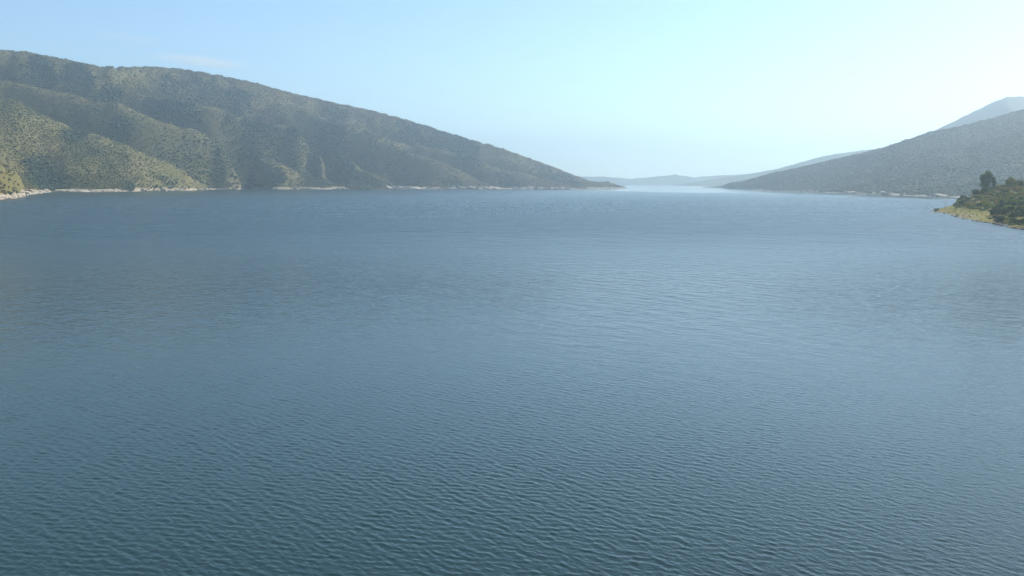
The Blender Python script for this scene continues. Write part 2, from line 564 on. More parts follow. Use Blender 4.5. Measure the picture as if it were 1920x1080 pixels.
def fit_skyline(t, sky, u_lo, u_hi, tree=4.0):
    """scale the upper slopes so that the crest stands at its measured height on every bearing"""
    sk = np.array(sky)
    order = np.argsort(sk[:, 0]); sk = sk[order]
    tan_of = lambda v: np.array([(px(960, q, 1000.0)[2] - CAM_H) / 1000.0 for q in v])
    tgt_t = tan_of(sk[:, 1])
    for _ in range(4):
        u = seen_u(t.X, t.Y)
        el = (t.Z + tree - CAM_H) / t.Y
        bins = np.arange(u_lo, u_hi, 6.0)
        ib = np.clip(((u - u_lo) / 6.0).astype(int), 0, len(bins) - 1)
        ok = (u > u_lo) & (u < u_hi) & (t.Z > 0)
        mx = np.full(len(bins), -9.0)
        np.maximum.at(mx, ib[ok], el[ok])
        good = mx > -9
        mx = np.interp(bins, bins[good], mx[good])
        mx = np.convolve(np.pad(mx, 2, mode='edge'), np.ones(5) / 5, 'valid')
        tg = np.interp(bins + 3, sk[:, 0], tgt_t)
        D = 1.0 / 5500
        k = np.clip((tg + 0.0075) / (mx + 0.0075), 0.55, 1.5)
        kk = np.interp(u, bins + 3, k)
        frac = np.clip(el / np.maximum(np.interp(u, bins, mx), 1e-3), 0, 1)
        w = sstep(0.35, 0.95, frac)
        t.Z = np.where(t.Z > 0, t.Z * (1 + (kk - 1) * w), t.Z)


def cut_shore(t, shore, u_lo, u_hi, jit=0.006, rise=0.09):
    """put the waterline where it was measured, with small coves"""
    S = np.array([(u, px0(u, v)[1]) for u, v in shore])
    u = seen_u(t.X, t.Y)
    ys = np.interp(u, S[:, 0], S[:, 1])
    ys = ys * (1 + jit * (N2.fbm(t.X * 1.0, t.X * 0 + 5.0, 45, 3)))
    d = t.Y - ys
    m = (u > u_lo) & (u < u_hi) & (t.Y > 300)
    Z = t.Z
    Z = np.where(m & (d < 0), np.minimum(Z, np.maximum(d * 0.06, -9.0) - 0.2), Z)
    if rise > 0: Z = np.where(m & (d >= 0) & (d < 400), np.maximum(Z, np.minimum(d * rise, 4.0) + 0.05), Z)
    t.Z = Z


def hit(u, v, t, y0, y1):
    """first point of a terrain on a line of sight"""
    for Y in np.arange(y0, y1, 12.0):
        x, y, z = px(u, v, Y)
        if float(t.z(x, y)) > z: return x, y
    return x, y


hillL = Terrain(-4700, 1000, 1600, 7700, 14.0, left_hill_fn())
# hollows with dark evergreen stands that paint the ravine shade into the crowns
SHADE_STANDS = [(78, 140, 62, 1.2), (60, 128, 50, 1), (142, 157, 75, 1), (198, 183, 60, .8), (215, 262, 60, 1), (150, 250, 55, .6), (325, 213, 105, 1), (290, 203, 70, .8), (355, 235, 60, .7),
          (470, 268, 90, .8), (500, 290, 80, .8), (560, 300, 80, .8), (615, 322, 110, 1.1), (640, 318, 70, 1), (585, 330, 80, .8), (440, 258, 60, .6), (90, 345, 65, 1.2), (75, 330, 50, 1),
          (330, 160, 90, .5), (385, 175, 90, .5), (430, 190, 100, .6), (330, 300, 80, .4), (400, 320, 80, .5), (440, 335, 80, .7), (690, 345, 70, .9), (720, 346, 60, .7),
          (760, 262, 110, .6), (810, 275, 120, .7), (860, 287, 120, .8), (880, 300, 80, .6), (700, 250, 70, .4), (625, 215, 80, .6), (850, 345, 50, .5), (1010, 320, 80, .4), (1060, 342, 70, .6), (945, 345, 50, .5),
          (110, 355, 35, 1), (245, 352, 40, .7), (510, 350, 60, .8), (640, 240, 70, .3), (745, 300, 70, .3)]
SHADE_STAND_XY = []
crest_xy = []
for poly in CREST.values():
    for a_, b_ in zip(poly[:-1], poly[1:]):
        for k_ in range(8):
            crest_xy.append(px(*[a_[i] + (b_[i] - a_[i]) * k_ / 8 for i in range(3)])[:2])
crest_d2 = np.full(hillL.X.shape, 1e12)
for cx_, cy_ in crest_xy: crest_d2 = np.minimum(crest_d2, (hillL.X - cx_) ** 2 + (hillL.Y - cy_) ** 2)
off_crest = 1 - np.exp(-crest_d2 / 80.0 ** 2)
hillL.Z = hillL.Z + 14.0 * np.exp(-crest_d2 / 110.0 ** 2) * sstep(10, 80, hillL.Z)      # sharper spur backs
fit_skyline(hillL, SKYL, -300, 1140)
cut_shore(hillL, SHORE, -280, 1150)
for (u_, v_, r_, w_) in SHADE_STANDS:
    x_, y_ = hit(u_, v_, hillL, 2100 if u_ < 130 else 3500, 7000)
    SHADE_STAND_XY.append((x_, y_, r_, w_))
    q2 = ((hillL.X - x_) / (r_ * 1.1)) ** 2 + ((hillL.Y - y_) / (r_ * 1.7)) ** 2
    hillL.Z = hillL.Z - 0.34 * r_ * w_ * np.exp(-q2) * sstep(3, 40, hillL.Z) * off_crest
tag(link('left_hill', hillL.mesh('left_hill', -6.0), M['hill_soil']),
    'long scrub covered hill sloping down to a point on the left shore', kind='structure')


# ------------------------------------------------------------------ right hills
def poly_z(us, vs, u):
    return np.interp(u, us, vs)


SHORE_R = [(1338, 352.6), (1380, 354.2), (1420, 356), (1470, 358), (1520, 360), (1600, 363), (1680, 366), (1760, 369), (1850, 372), (1960, 376), (2150, 385)]
SKY_R = [(1358, 350, 6350), (1380, 341, 6250), (1440, 324, 5950), (1500, 311, 5650), (1560, 297, 5400), (1620, 283, 5200), (1650, 275, 5100), (1690, 261, 5000),
         (1735, 246, 4900), (1785, 236, 4850), (1850, 220, 4800), (1920, 199, 4750), (2010, 168, 4700), (2150, 150, 4600)]
CR_R = [[(1500, 312, 5500), (1540, 330, 5000), (1575, 348, 4300)],
        [(1650, 276, 4900), (1660, 305, 4400), (1665, 335, 3800), (1670, 355, 3400)],
        [(1785, 243, 4700), (1790, 275, 4200), (1795, 310, 3700), (1800, 345, 3200)],
        [(1920, 206, 4600), (1915, 250, 4100), (1900, 300, 3500), (1890, 340, 3050)]]
RV_R = [[(1590, 300, 5000), (1600, 330, 4500), (1610, 352, 3900)],
        [(1715, 262, 4700), (1715, 295, 4300), (1715, 330, 3800), (1718, 355, 3350)],
        [(1850, 240, 4600), (1848, 280, 4250), (1842, 320, 3700), (1835, 352, 3200)]]


def right_hill_fn():
    pts = []
    for u, v in SHORE_R:
        x, y, z = px0(u, v)
        pts += [(x, y, 0), (x * 0.95 - 20, y * 0.95, -12)]
    for q in SKY_R:
        x, y, z = px(*q)
        pts += [(x, y, z), (x + 150, y + 700, z * 0.5)]
    for poly in CR_R + RV_R:
        for q in poly: pts.append(px(*q))
    pts += [(1150, 6700, -15), (1450, 7200, -15), (2200, 7400, -10), (3500, 7000, 60), (3900, 5000, 500), (3400, 3200, 330), (2600, 1800, 120),
            (900, 4800, -25), (950, 3600, -25), (1000, 2600, -25), (1150, 5600, -20)]
    keep = []
    for p in pts:
        if all((p[0] - q[0]) ** 2 + (p[1] - q[1]) ** 2 > 35 ** 2 for q in keep): keep.append(p)
    plate = Plate(keep, smooth=1e-4)

    def fn(X, Y):
        Z = plate(X, Y)
        h = sstep(4, 110, Z)
        g1 = 1 - np.abs(N3.fbm(X, Y, 500, 3, 0.45)) * 1.4
        g2 = 1 - np.abs(N1.fbm(X + 90, Y, 210, 3, 0.5)) * 1.4
        Z = Z - 52 * h * np.clip(g1 - 0.35, 0, 1) ** 1.3 + 14 * h
        Z = Z - 14 * h * np.clip(g2 - 0.35, 0, 1) ** 1.3 + 4 * h
        return Z + 2.5 * N2.fbm(X, Y, 60, 3) * sstep(-3, 25, Z) + 1.2 * N1.fbm(X, Y, 35, 2)
    return fn


hillR = Terrain(1000, 4000, 1700, 7400, 18.0, right_hill_fn())
fit_skyline(hillR, SKY_R, 1360, 2100, 5.0)
cut_shore(hillR, SHORE_R, 1345, 2150)
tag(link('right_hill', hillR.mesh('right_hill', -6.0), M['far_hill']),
    'hazy forested hill coming down to a point on the right shore', kind='structure')


def ridge(name, sky, base_v, back, label, seed, cell=40.0, amp=22.0, depth=1400.0, skirt=1.0):
    """a far range: crest profile at its own distance, slopes falling to the lake on the near side and away behind"""
    us = [q[0] for q in sky]
    P = np.array([px(*q) for q in sky])
    order = np.argsort(P[:, 0]); P = P[order]
    x0, x1 = P[0, 0], P[-1, 0]
    ymid = P[:, 1].mean()

    def fn(X, Y):
        cy = np.interp(X, P[:, 0], P[:, 1]); cz = np.interp(X, P[:, 0], P[:, 2])
        cy = cy + 0.12 * depth * N2.fbm(X, Y * 0 + seed * 77, depth * 1.2, 3)
        t = (Y - cy) / depth
        near = np.clip(1 + t / 1.0, 0, 1); far = np.clip(1 - t / back, 0, 1)
        prof = np.where(t < 0, near ** 1.15, far ** 1.1)
        Z = (cz + 6) * prof - 6
        hh = sstep(0.02, 0.5, prof) * (1 - 0.75 * sstep(0.86, 1.0, prof))
        Z = Z - cz * 0.30 * hh * np.clip(1 - np.abs(N1.fbm(X + seed * 100, Y * 0.45, depth * 0.42, 4)) * 1.6, 0, 1)
        Z = Z + amp * 0.25 * N3.fbm(X, Y, 160, 4) * sstep(0.0, 0.15, prof)
        return Z
    t = Terrain(x0, x1, P[:, 1].min() - depth * 1.1, P[:, 1].max() + depth * back, cell, fn)
    fit_skyline(t, [q for q in sky], us[0] + 10, us[-1] - 10, 0.0)
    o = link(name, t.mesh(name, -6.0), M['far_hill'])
    tag(o, label, kind='structure')
    return t


mount = ridge('far_mountain', [(1560, 352, 8600), (1640, 312, 8600), (1690, 276, 8500), (1735, 249, 8400), (1790, 221, 8300), (1850, 191, 8200), (1872, 183, 8200), (1895, 181, 8200), (1920, 182, 8200), (2010, 196, 8200), (2150, 215, 8200), (2400, 260, 8200)],
      350, 1.3, 'tall blue hazy mountain rising behind the right hill', 3, cell=30, amp=14, depth=2600)
ridge('distant_ridge', [(1250, 352, 10400), (1330, 337, 10400), (1400, 326, 10300), (1450, 317, 10300), (1480, 309, 10200), (1530, 295, 10200), (1560, 289, 10100), (1610, 282, 10100), (1680, 276, 10100), (1800, 270, 10100)],
      350, 1.3, 'pale blue ridge showing just above the right hill near its point', 5, cell=40, amp=14, depth=2300)
ridge('distant_hills', [(700, 345, 14500), (850, 338, 14500), (1000, 334, 14300), (1105, 331, 14000), (1130, 331, 14000), (1180, 335, 14000), (1205, 333.5, 14000), (1230, 331, 14000), (1265, 328, 14000),
                        (1300, 332, 14000), (1330, 330, 14000), (1345, 329, 13900), (1400, 326, 13900), (1500, 322, 13900), (1650, 318, 14000)],
      350, 1.3, 'low pale hills on the far shore at the horizon', 8, cell=45, amp=16, depth=1300)

# ------------------------------------------------------------------ forest crowns (instanced masses)
PROTO = bpy.data.collections.new('crown_shapes')


def blob_crown(name, seed, squash, mat, subdiv=2, jag=0.38):
    rnd = random.Random(seed)
    bm = bmesh.new()
    bmesh.ops.create_icosphere(bm, subdivisions=subdiv, radius=1.0)
    lob = [(Vector((rnd.gauss(0, 1), rnd.gauss(0, 1), rnd.gauss(0.2, 0.7))).normalized(), rnd.uniform(0.15, jag)) for _ in range(7)]
    for v in bm.verts:
        n = v.co.normalized()
        k = 0.78 + sum(a * max(0, n.dot(d)) ** 5 for d, a in lob) + rnd.uniform(-0.13, 0.13)
        v.co = n * k
        v.co.z = v.co.z * squash + squash * 0.45
    me = bpy.data.meshes.new(name)
    bm.to_mesh(me); bm.free()
    me.materials.append(mat)
    o = bpy.data.objects.new(name, me)
    PROTO_NOW.objects.link(o)
    return o


def scatter(name, pts, scl, rot, idx, coll, label, group=None):
    """one object: instanced crowns on points, by geometry nodes"""
    me = bpy.data.meshes.new(name)
    n = len(pts)
    me.vertices.add(n)
    me.vertices.foreach_set('co', np.asarray(pts, dtype=np.float32).reshape(-1))
    a = me.attributes.new('size', 'FLOAT_VECTOR', 'POINT'); a.data.foreach_set('vector', np.asarray(scl, dtype=np.float32).reshape(-1))
    a = me.attributes.new('turn', 'FLOAT', 'POINT'); a.data.foreach_set('value', np.asarray(rot, dtype=np.float32))
    a = me.attributes.new('shape', 'INT', 'POINT'); a.data.foreach_set('value', np.asarray(idx, dtype=np.int32))
    me.update()
    o = link(name, me)
    ng = bpy.data.node_groups.new(name + '_nodes', 'GeometryNodeTree')
    ng.interface.new_socket('Geometry', in_out='INPUT', socket_type='NodeSocketGeometry')
    ng.interface.new_socket('Geometry', in_out='OUTPUT', socket_type='NodeSocketGeometry')
    N, L = ng.nodes, ng.links
    gi, go = N.new('NodeGroupInput'), N.new('NodeGroupOutput')
    mp = N.new('GeometryNodeMeshToPoints')
    ip = N.new('GeometryNodeInstanceOnPoints')
    ci = N.new('GeometryNodeCollectionInfo')
    ci.inputs['Collection'].default_value = coll
    ci.inputs['Separate Children'].default_value = True
    ci.inputs['Reset Children'].default_value = True

    def attr(nm, typ):
        q = N.new('GeometryNodeInputNamedAttribute'); q.data_type = typ; q.inputs['Name'].default_value = nm
        return [s for s in q.outputs if s.enabled and s.name == 'Attribute'][0]
    L.new(gi.outputs[0], mp.inputs['Mesh'])
    L.new(mp.outputs[0], ip.inputs['Points'])
    L.new(ci.outputs[0], ip.inputs['Instance'])
    ip.inputs['Pick Instance'].default_value = True
    L.new(attr('shape', 'INT'), ip.inputs['Instance Index'])
    cx = N.new('ShaderNodeCombineXYZ'); L.new(attr('turn', 'FLOAT'), cx.inputs['Z'])
    L.new(cx.outputs[0], ip.inputs['Rotation'])
    L.new(attr('size', 'FLOAT_VECTOR'), ip.inputs['Scale'])
    L.new(ip.outputs[0], go.inputs[0])
    md = o.modifiers.new('crowns', 'NODES'); md.node_group = ng
    tag(o, label, kind='stuff', group=group)
    return o


def proto_coll(name, specs):
    global PROTO_NOW
    PROTO_NOW = bpy.data.collections.new(name)
    for i, (sq, mat, sub, jag) in enumerate(specs):
        blob_crown('%s_%02d' % (name, i), i * 7 + 3, sq, mat, sub, jag)
    return PROTO_NOW


# drawdown band: height of bare shore (m) by bearing from the dam, zero where woods reach the water
BAND = [(-300, 8), (0, 10), (30, 10), (36, 3), (48, 5), (60, 8), (92, 6), (99, 0), (104, 0), (108, 11), (150, 11), (165, 9), (228, 10), (236, 1), (252, 1), (260, 11), (335, 9), (350, 6),
        (400, 5), (425, 6), (457, 7), (463, 0), (510, 0), (520, 14), (590, 12), (603, 5), (622, 5), (632, 14), (650, 8), (660, 0), (728, 0), (736, 20), (780, 14), (800, 10), (835, 11),
        (860, 4), (866, 12), (930, 12), (945, 3), (960, 7), (1000, 9), (1045, 8), (1070, 3), (1095, 1), (1102, 7), (1160, 4)]
band_u = np.array([b[0] for b in BAND], float); band_h = np.array([b[1] for b in BAND], float)


def hill_forest():
    rs = np.random.RandomState(3)
    step = 6.4
    xs = np.arange(-3900, 800, step); ys = np.arange(1800, 6950, step)
    X, Y = np.meshgrid(xs, ys)
    X = (X + rs.uniform(-.5, .5, X.shape) * step).ravel(); Y = (Y + rs.uniform(-.5, .5, Y.shape) * step).ravel()
    u = seen_u(X, Y)
    k = (u > -170) & (u < 1200)
    X, Y, u = X[k], Y[k], u[k]
    Z = hillL.z(X, Y)
    lo = np.interp(u, band_u, band_h) * (1 + 0.35 * N2.fbm(X, Y, 50, 2)) + 0.5
    k = Z > lo
    X, Y, Z, u = X[k], Y[k], Z[k], u[k]
    # behind the skyline nothing is seen: stop a little past the crest
    sk = np.array(SKYL)
    cy = np.interp(u, sk[:, 0], sk[:, 2])
    k = Y < cy + 140
    X, Y, Z, u = X[k], Y[k], Z[k], u[k]
    e = 25.0
    conc = (hillL.z(X + e, Y) + hillL.z(X - e, Y) + hillL.z(X, Y + e) + hillL.z(X, Y - e)) / 4 - Z     # >0 in hollows
    conc2 = (hillL.z(X + 80, Y) + hillL.z(X - 80, Y) + hillL.z(X, Y + 80) + hillL.z(X, Y - 80)) / 4 - Z
    dens = 0.79 + 0.30 * N1.fbm(X, Y, 300, 4) + 0.16 * N3.fbm(X, Y, 55, 2) + 0.035 * conc2
    hollow_shade = 0.55 * sstep(3.0, 12.0, conc2 + 4.0 * N3.fbm(X, Y, 160, 3))  # hollows where dark evergreen crowns stand in for shade
    for (x_, y_, r_, w_) in SHADE_STAND_XY:
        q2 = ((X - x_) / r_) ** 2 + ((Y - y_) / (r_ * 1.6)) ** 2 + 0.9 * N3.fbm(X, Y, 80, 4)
        hollow_shade = np.maximum(hollow_shade, min(w_ + .15, 1) * (1 - sstep(.3, 2.0, q2)))
    k = rs.rand(len(X)) < np.maximum(np.clip(dens, 0.42, 1.0), hollow_shade * 1.1)
    X, Y, Z, u, hollow_shade = X[k], Y[k], Z[k], u[k], hollow_shade[k]
    ever_shade = rs.rand(len(X)) < hollow_shade
    r = rs.uniform(2.2, 4.4, len(X)) * (1 + 0.45 * hollow_shade)
    big = rs.rand(len(X)) < 0.035
    r[big] *= 1.8
    scl = np.stack([r, r * rs.uniform(.8, 1.2, len(r)), r * rs.uniform(.6, .95, len(r))], -1)
    pts = np.stack([X, Y, Z - 0.3], -1)
    rot = rs.uniform(0, 6.28, len(r))
    idx = rs.randint(0, 4, len(r)); 
    print('left forest', len(r), 'evergreen', int(ever_shade.sum()))
    c1 = proto_coll('dry_crown', [(0.85, M['forest'], 2, .45), (0.7, M['forest'], 2, .4), (1.0, M['forest'], 2, .5), (0.8, M['forest'], 1, .4)])
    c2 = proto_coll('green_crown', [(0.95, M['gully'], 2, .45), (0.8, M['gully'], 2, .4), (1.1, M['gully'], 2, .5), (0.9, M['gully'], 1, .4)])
    d = ~ever_shade
    scatter('hillside_scrub', pts[d], scl[d], rot[d], idx[d], c1, 'dry olive and brown scrub forest covering the left hill')
    scatter('ravine_woods', pts[ever_shade], scl[ever_shade] * 1.1, rot[ever_shade], idx[ever_shade], c2, 'dark evergreen woods in the ravines of the left hill, shade painted into their leaves')


hill_forest()


def right_forest():
    rs = np.random.RandomState(8)
    step = 10.5
    xs = np.arange(1050, 3950, step); ys = np.arange(1750, 6900, step)
    X, Y = np.meshgrid(xs, ys)
    X = (X + rs.uniform(-.5, .5, X.shape) * step).ravel(); Y = (Y + rs.uniform(-.5, .5, Y.shape) * step).ravel()
    u = seen_u(X, Y)
    sk = np.array(SKY_R)
    Z = hillR.z(X, Y)
    k = (u > 1300) & (u < 2900) & (Z > 2.5 + 3 * N2.fbm(X, Y, 60, 2)) & (Y < np.interp(u, sk[:, 0], sk[:, 2]) + 160)
    X, Y, Z = X[k], Y[k], Z[k]
    k = rs.rand(len(X)) < 0.95 + 0.2 * N1.fbm(X, Y, 300, 4)
    X, Y, Z = X[k], Y[k], Z[k]
    r = rs.uniform(3.4, 6.2, len(X))
    r = r * 1.15
    scl = np.stack([r, r, r * rs.uniform(.35, .55, len(r))], -1)
    print('right forest', len(r))
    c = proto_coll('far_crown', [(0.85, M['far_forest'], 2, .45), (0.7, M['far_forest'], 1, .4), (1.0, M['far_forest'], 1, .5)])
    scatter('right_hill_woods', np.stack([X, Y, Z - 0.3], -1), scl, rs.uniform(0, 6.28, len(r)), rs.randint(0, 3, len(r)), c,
            'hazy grey green woods covering the right hill')


right_forest()

# ------------------------------------------------------------------ rock ledges along the shores
def slab_mesh(name, seed, L_, W_, H_):
    """an angular slab of rock, broken edges"""
    rnd = random.Random(seed)
    bm = bmesh.new()
    bmesh.ops.create_cube(bm, size=1.0)
    bmesh.ops.subdivide_edges(bm, edges=bm.edges[:], cuts=1, use_grid_fill=True)
    for v in bm.verts:
        v.co.x *= L_; v.co.y *= W_; v.co.z *= H_
        v.co += Vector((rnd.uniform(-.12, .12) * L_, rnd.uniform(-.15, .15) * W_, rnd.uniform(-.16, .16) * H_))
        if v.co.z > 0: v.co.x *= 0.86; v.co.y *= 0.86
    me = bpy.data.meshes.new(name); bm.to_mesh(me); bm.free()
    me.materials.append(M['pale_rock'])
    return me


SLABS = [slab_mesh('slab', 100 + i, 1.0, 0.62 + 0.1 * (i % 3), 0.30 + 0.05 * (i % 4)) for i in range(9)]


def outcrop(name, label, u0, u1, n, lmin, lmax, hi, terr, shore, tilt, seed, group=None):
    rnd = random.Random(seed); n = int(n * 1.7); lmin *= 1.1; lmax *= 1.25
    sh = np.array(shore)
    uc = (u0 + u1) / 2
    c = px0(uc, float(np.interp(uc, sh[:, 0], sh[:, 1])))
    root = bpy.data.objects.new(name, None); COL.objects.link(root)
    root.location = (c[0], c[1], 0)
    tag(root, label, 'rocks', group)
    for i in range(n):
        u = u0 + (u1 - u0) * (i + rnd.uniform(0.1, 0.9)) / n
        p = px0(u, float(np.interp(u, sh[:, 0], sh[:, 1])))
        # walk inland until the wanted height
        want = rnd.uniform(0.0, hi) * rnd.uniform(0.3, 1)
        yy = p[1] * 0.97; xx = p[0] * 0.97
        for _ in range(90):
            z = float(terr.z(xx, yy))
            if z > want: break
            yy += 5.0; xx = p[0] / p[1] * yy
        L_ = rnd.uniform(lmin, lmax)
        o = bpy.data.objects.new('slab', SLABS[rnd.randrange(9)])
        COL.objects.link(o); o.parent = root
        o.location = (xx - c[0], yy - c[1], max(z, 0) + 0.05 * L_)
        o.scale = (L_, L_ * rnd.uniform(.8, 1.3), L_ * rnd.uniform(.45, .8))
        o.rotation_euler = (rnd.uniform(-.2, .25), tilt + rnd.uniform(-.12, .12), rnd.uniform(-.5, .5))
    return root


rocks = [
    ('rubble_slope', 'pale broken rock slope at the left edge of the shore', -60, 34, 40, 5, 11, 8, 0.35),
    ('rock_ledge', 'tilted pale rock slabs between the left edge knoll and the first ravine', 38, 98, 26, 8, 17, 11, 0.38),
    ('rock_ledge', 'dark streaked pale slabs just right of the first wooded ravine', 106, 166, 24, 9, 20, 9, 0.30),
    ('rock_ledge', 'low beige rock bank right of the dark streaked slabs', 168, 232, 14, 9, 20, 6, 0.12),
    ('rock_ledge', 'thin pinkish rock bank beyond the small green gap in the shore', 262, 345, 18, 8, 20, 6, 0.12),
    ('rock_ledge', 'small pale rocks at the foot of the long spur, ending in a dark tip', 370, 460, 16, 8, 19, 5, 0.25),
    ('rock_ledge', 'bright flat rock bank in the middle of the left shore', 517, 600, 18, 12, 26, 8, 0.2),
    ('rock_ledge', 'short bright slanting slab beside the dark bay', 626, 652, 6, 14, 30, 8, 0.4),
    ('rock_ledge', 'largest white slab outcrop at the right end of the dark bay', 731, 785, 14, 18, 38, 12, 0.3),
    ('rock_ledge', 'low grey pink ledge just right of the largest white outcrop', 790, 856, 12, 12, 28, 7, 0.25),
    ('rock_ledge', 'white ledge sloping to the water under the middle of the far spur', 864, 936, 14, 14, 32, 8, 0.3),
    ('rock_ledge', 'pale ledges nearest the point of the left hill', 958, 1072, 18, 12, 32, 6, 0.25),
    ('rock_ledge', 'thin pale strip of rock along the very point of the left hill', 1102, 1150, 9, 10, 22, 3, 0.1),
]
for i, (nm, lb, a, b_, n, l0, l1, hi, tl) in enumerate(rocks):
    outcrop(nm, lb, a, b_, n, l0, l1, hi, hillL, SHORE, tl, 50 + i)
for i, (a, b_, lb) in enumerate([(1508, 1532, 'pale rock patch on the right hill shore nearest its point'),
                                 (1584, 1610, 'faint pale rock patch in the middle of the right hill shore'),
                                 (1640, 1674, 'brightest white rock patch on the right hill shore'),
                                 (1755, 1782, 'pale rocks on the far shore above the headland tip')]):
    outcrop('rock_patch', lb, a, b_, 6, 9, 20, 4, hillR, SHORE_R, 0.1, 90 + i)

# ------------------------------------------------------------------ near headland on the right
HSHORE = [(1743, 397), (1760, 398.5), (1775, 401.5), (1800, 409.5), (1825, 414.5), (1850, 417.5), (1868, 421), (1887, 426), (1920, 431.5), (1990, 443), (2100, 470)]


def headland_fn():
    pts = []
    for u, v in HSHORE:
        x, y, z = px0(u, v)
        pts += [(x, y, 0), (x - 18, y - 25, -4.5)]
    for q in [(1775, 393, 1350), (1795, 392, 1290), (1820, 396, 1180), (1850, 400, 1110), (1880, 402, 1040), (1920, 404, 960), (2000, 410, 880),
              (1792, 384, 1400), (1810, 376, 1390), (1830, 368, 1370), (1850, 362, 1350), (1880, 356, 1330), (1905, 349, 1310), (1940, 344, 1290), (2000, 334, 1260), (2100, 310, 1240),
              (1840, 384, 1250), (1870, 380, 1200), (1900, 376, 1150), (1940, 372, 1100), (2000, 366, 1050), (2100, 350, 1000)]:
        pts.append(px(*q))
    pts += [(545, 1370, -5), (590, 1440, -4), (660, 1520, -4), (760, 1580, 0), (900, 1650, 8), (520, 1300, -6), (1000, 1500, 60)]
    plate = Plate(pts, smooth=1e-5)

    def fn(X, Y):
        Z = plate(X, Y)
        return Z + 0.9 * N1.fbm(X, Y, 26, 4) * sstep(-2, 6, Z) + 0.35 * N3.fbm(X, Y, 9, 2)
    return fn


head = Terrain(300, 1100, 520, 1680, 4.0, headland_fn())
cut_shore(head, HSHORE, 1744, 2095, 0.004, 0.0)
tag(link('headland', head.mesh('headland', -4.0), M['meadow']),
    'near headland with a dry grass bank running out to a low tip on the right', kind='structure')


# leafy tree: tapered trunk with limbs + crown of leaf sprays
def tube(bm, pts, rad, seg=7):
    rings = []
    for i, p in enumerate(pts):
        p = Vector(p)
        d = (Vector(pts[min(i + 1, len(pts) - 1)]) - Vector(pts[max(i - 1, 0)])).normalized()
        a = d.orthogonal().normalized(); b = d.cross(a)
        rings.append([bm.verts.new(p + (a * math.cos(t * 2 * math.pi / seg) + b * math.sin(t * 2 * math.pi / seg)) * rad[i]) for t in range(seg)])
    for r0, r1 in zip(rings[:-1], rings[1:]):
        for k in range(seg):
            bm.faces.new((r0[k], r0[(k + 1) % seg], r1[(k + 1) % seg], r1[k]))
    bm.faces.new(rings[-1]); bm.faces.new(rings[0][::-1])


def trunk_mesh(name, rnd, H, lobes, r0):
    bm = bmesh.new()
    bend = Vector((rnd.uniform(-.05, .05) * H, rnd.uniform(-.05, .05) * H, 0))
    tube(bm, [(0, 0, -0.6), bend * .3 + Vector((0, 0, H * .3)), bend * .7 + Vector((0, 0, H * .6)), bend + Vector((0, 0, H * .88))], [r0 * 1.25, r0 * .85, r0 * .55, r0 * .15])
    for c, r in lobes[:9]:
        base = bend * .5 + Vector((0, 0, min(c.z * 0.55, H * .6)))
        mid = (base + c) / 2 + Vector((0, 0, -.04 * H))
        tube(bm, [base, mid, c], [r0 * .42, r0 * .28, r0 * .1], 5)
    me = bpy.data.meshes.new(name); bm.to_mesh(me); bm.free()
    me.materials.append(M['bark'])
    return me


def crown_mesh(name, rnd, lobes, n_leaf, leaf, mat):
    """many small bent leaf sprays spread through the lobes' volume, denser near their surface"""
    vs_, fs = [], []
    tot = sum(r ** 2 for _, r in lobes)
    for c, r in lobes:
        n = int(n_leaf * r * r / tot)
        for _ in range(n):
            d = Vector((rnd.gauss(0, 1), rnd.gauss(0, 1), rnd.gauss(0, 1))).normalized()
            q = c + Vector((d.x, d.y, d.z * .85)) * r * (rnd.uniform(.5, 1.0) ** .6) * rnd.uniform(.9, 1.06)
            nn = (d + Vector((rnd.gauss(0, .6), rnd.gauss(0, .6), rnd.gauss(.3, .6)))).normalized()
            a = nn.orthogonal().normalized(); a.rotate(Matrix.Rotation(rnd.uniform(0, 6.28), 3, nn)); b = nn.cross(a)
            s = leaf * rnd.uniform(.6, 1.4)
            i = len(vs_)
            vs_ += [q - a * s, q + b * s * .55 + nn * s * .25, q + a * s, q - b * s * .55 + nn * s * .2]
            fs.append((i, i + 1, i + 2, i + 3))
    me = mesh_from(name, vs_, fs)
    me.materials.append(mat)
    return me


def lobes_for(kind, rnd, H):
    L = []
    if kind == 'tall':       # egg shaped, full to near the ground
        for _ in range(34):
            t = rnd.uniform(.14, .93)
            w = H * .36 * math.sin(math.pi * min(max((t * .86 + .12), 0), 1)) ** .65
            a = rnd.uniform(0, 6.28); rr = w * rnd.uniform(.25, .8)
            L.append((Vector((math.cos(a) * rr, math.sin(a) * rr, H * t)), H * rnd.uniform(.095, .15)))
    elif kind == 'slim':
        for _ in range(12):
            t = rnd.uniform(.2, .9); a = rnd.uniform(0, 6.28); rr = H * .10 * rnd.uniform(0, 1) * math.sin(math.pi * t)
            L.append((Vector((math.cos(a) * rr, math.sin(a) * rr, H * t)), H * rnd.uniform(.09, .13)))
    elif kind == 'round':
        for _ in range(15):
            t = rnd.uniform(.35, .85); a = rnd.uniform(0, 6.28); rr = H * .42 * rnd.uniform(.2, 1) * math.sin(math.pi * min(1, t * .9 + .1)) ** .6
            L.append((Vector((math.cos(a) * rr, math.sin(a) * rr, H * t)), H * rnd.uniform(.14, .21)))
    else:                    # low spreading shrub
        for _ in range(13):
            t = rnd.uniform(.2, .75); a = rnd.uniform(0, 6.28); rr = H * .65 * rnd.uniform(.1, 1)
            L.append((Vector((math.cos(a) * rr, math.sin(a) * rr, H * t)), H * rnd.uniform(.17, .27)))
    return L


VARIANTS = {}


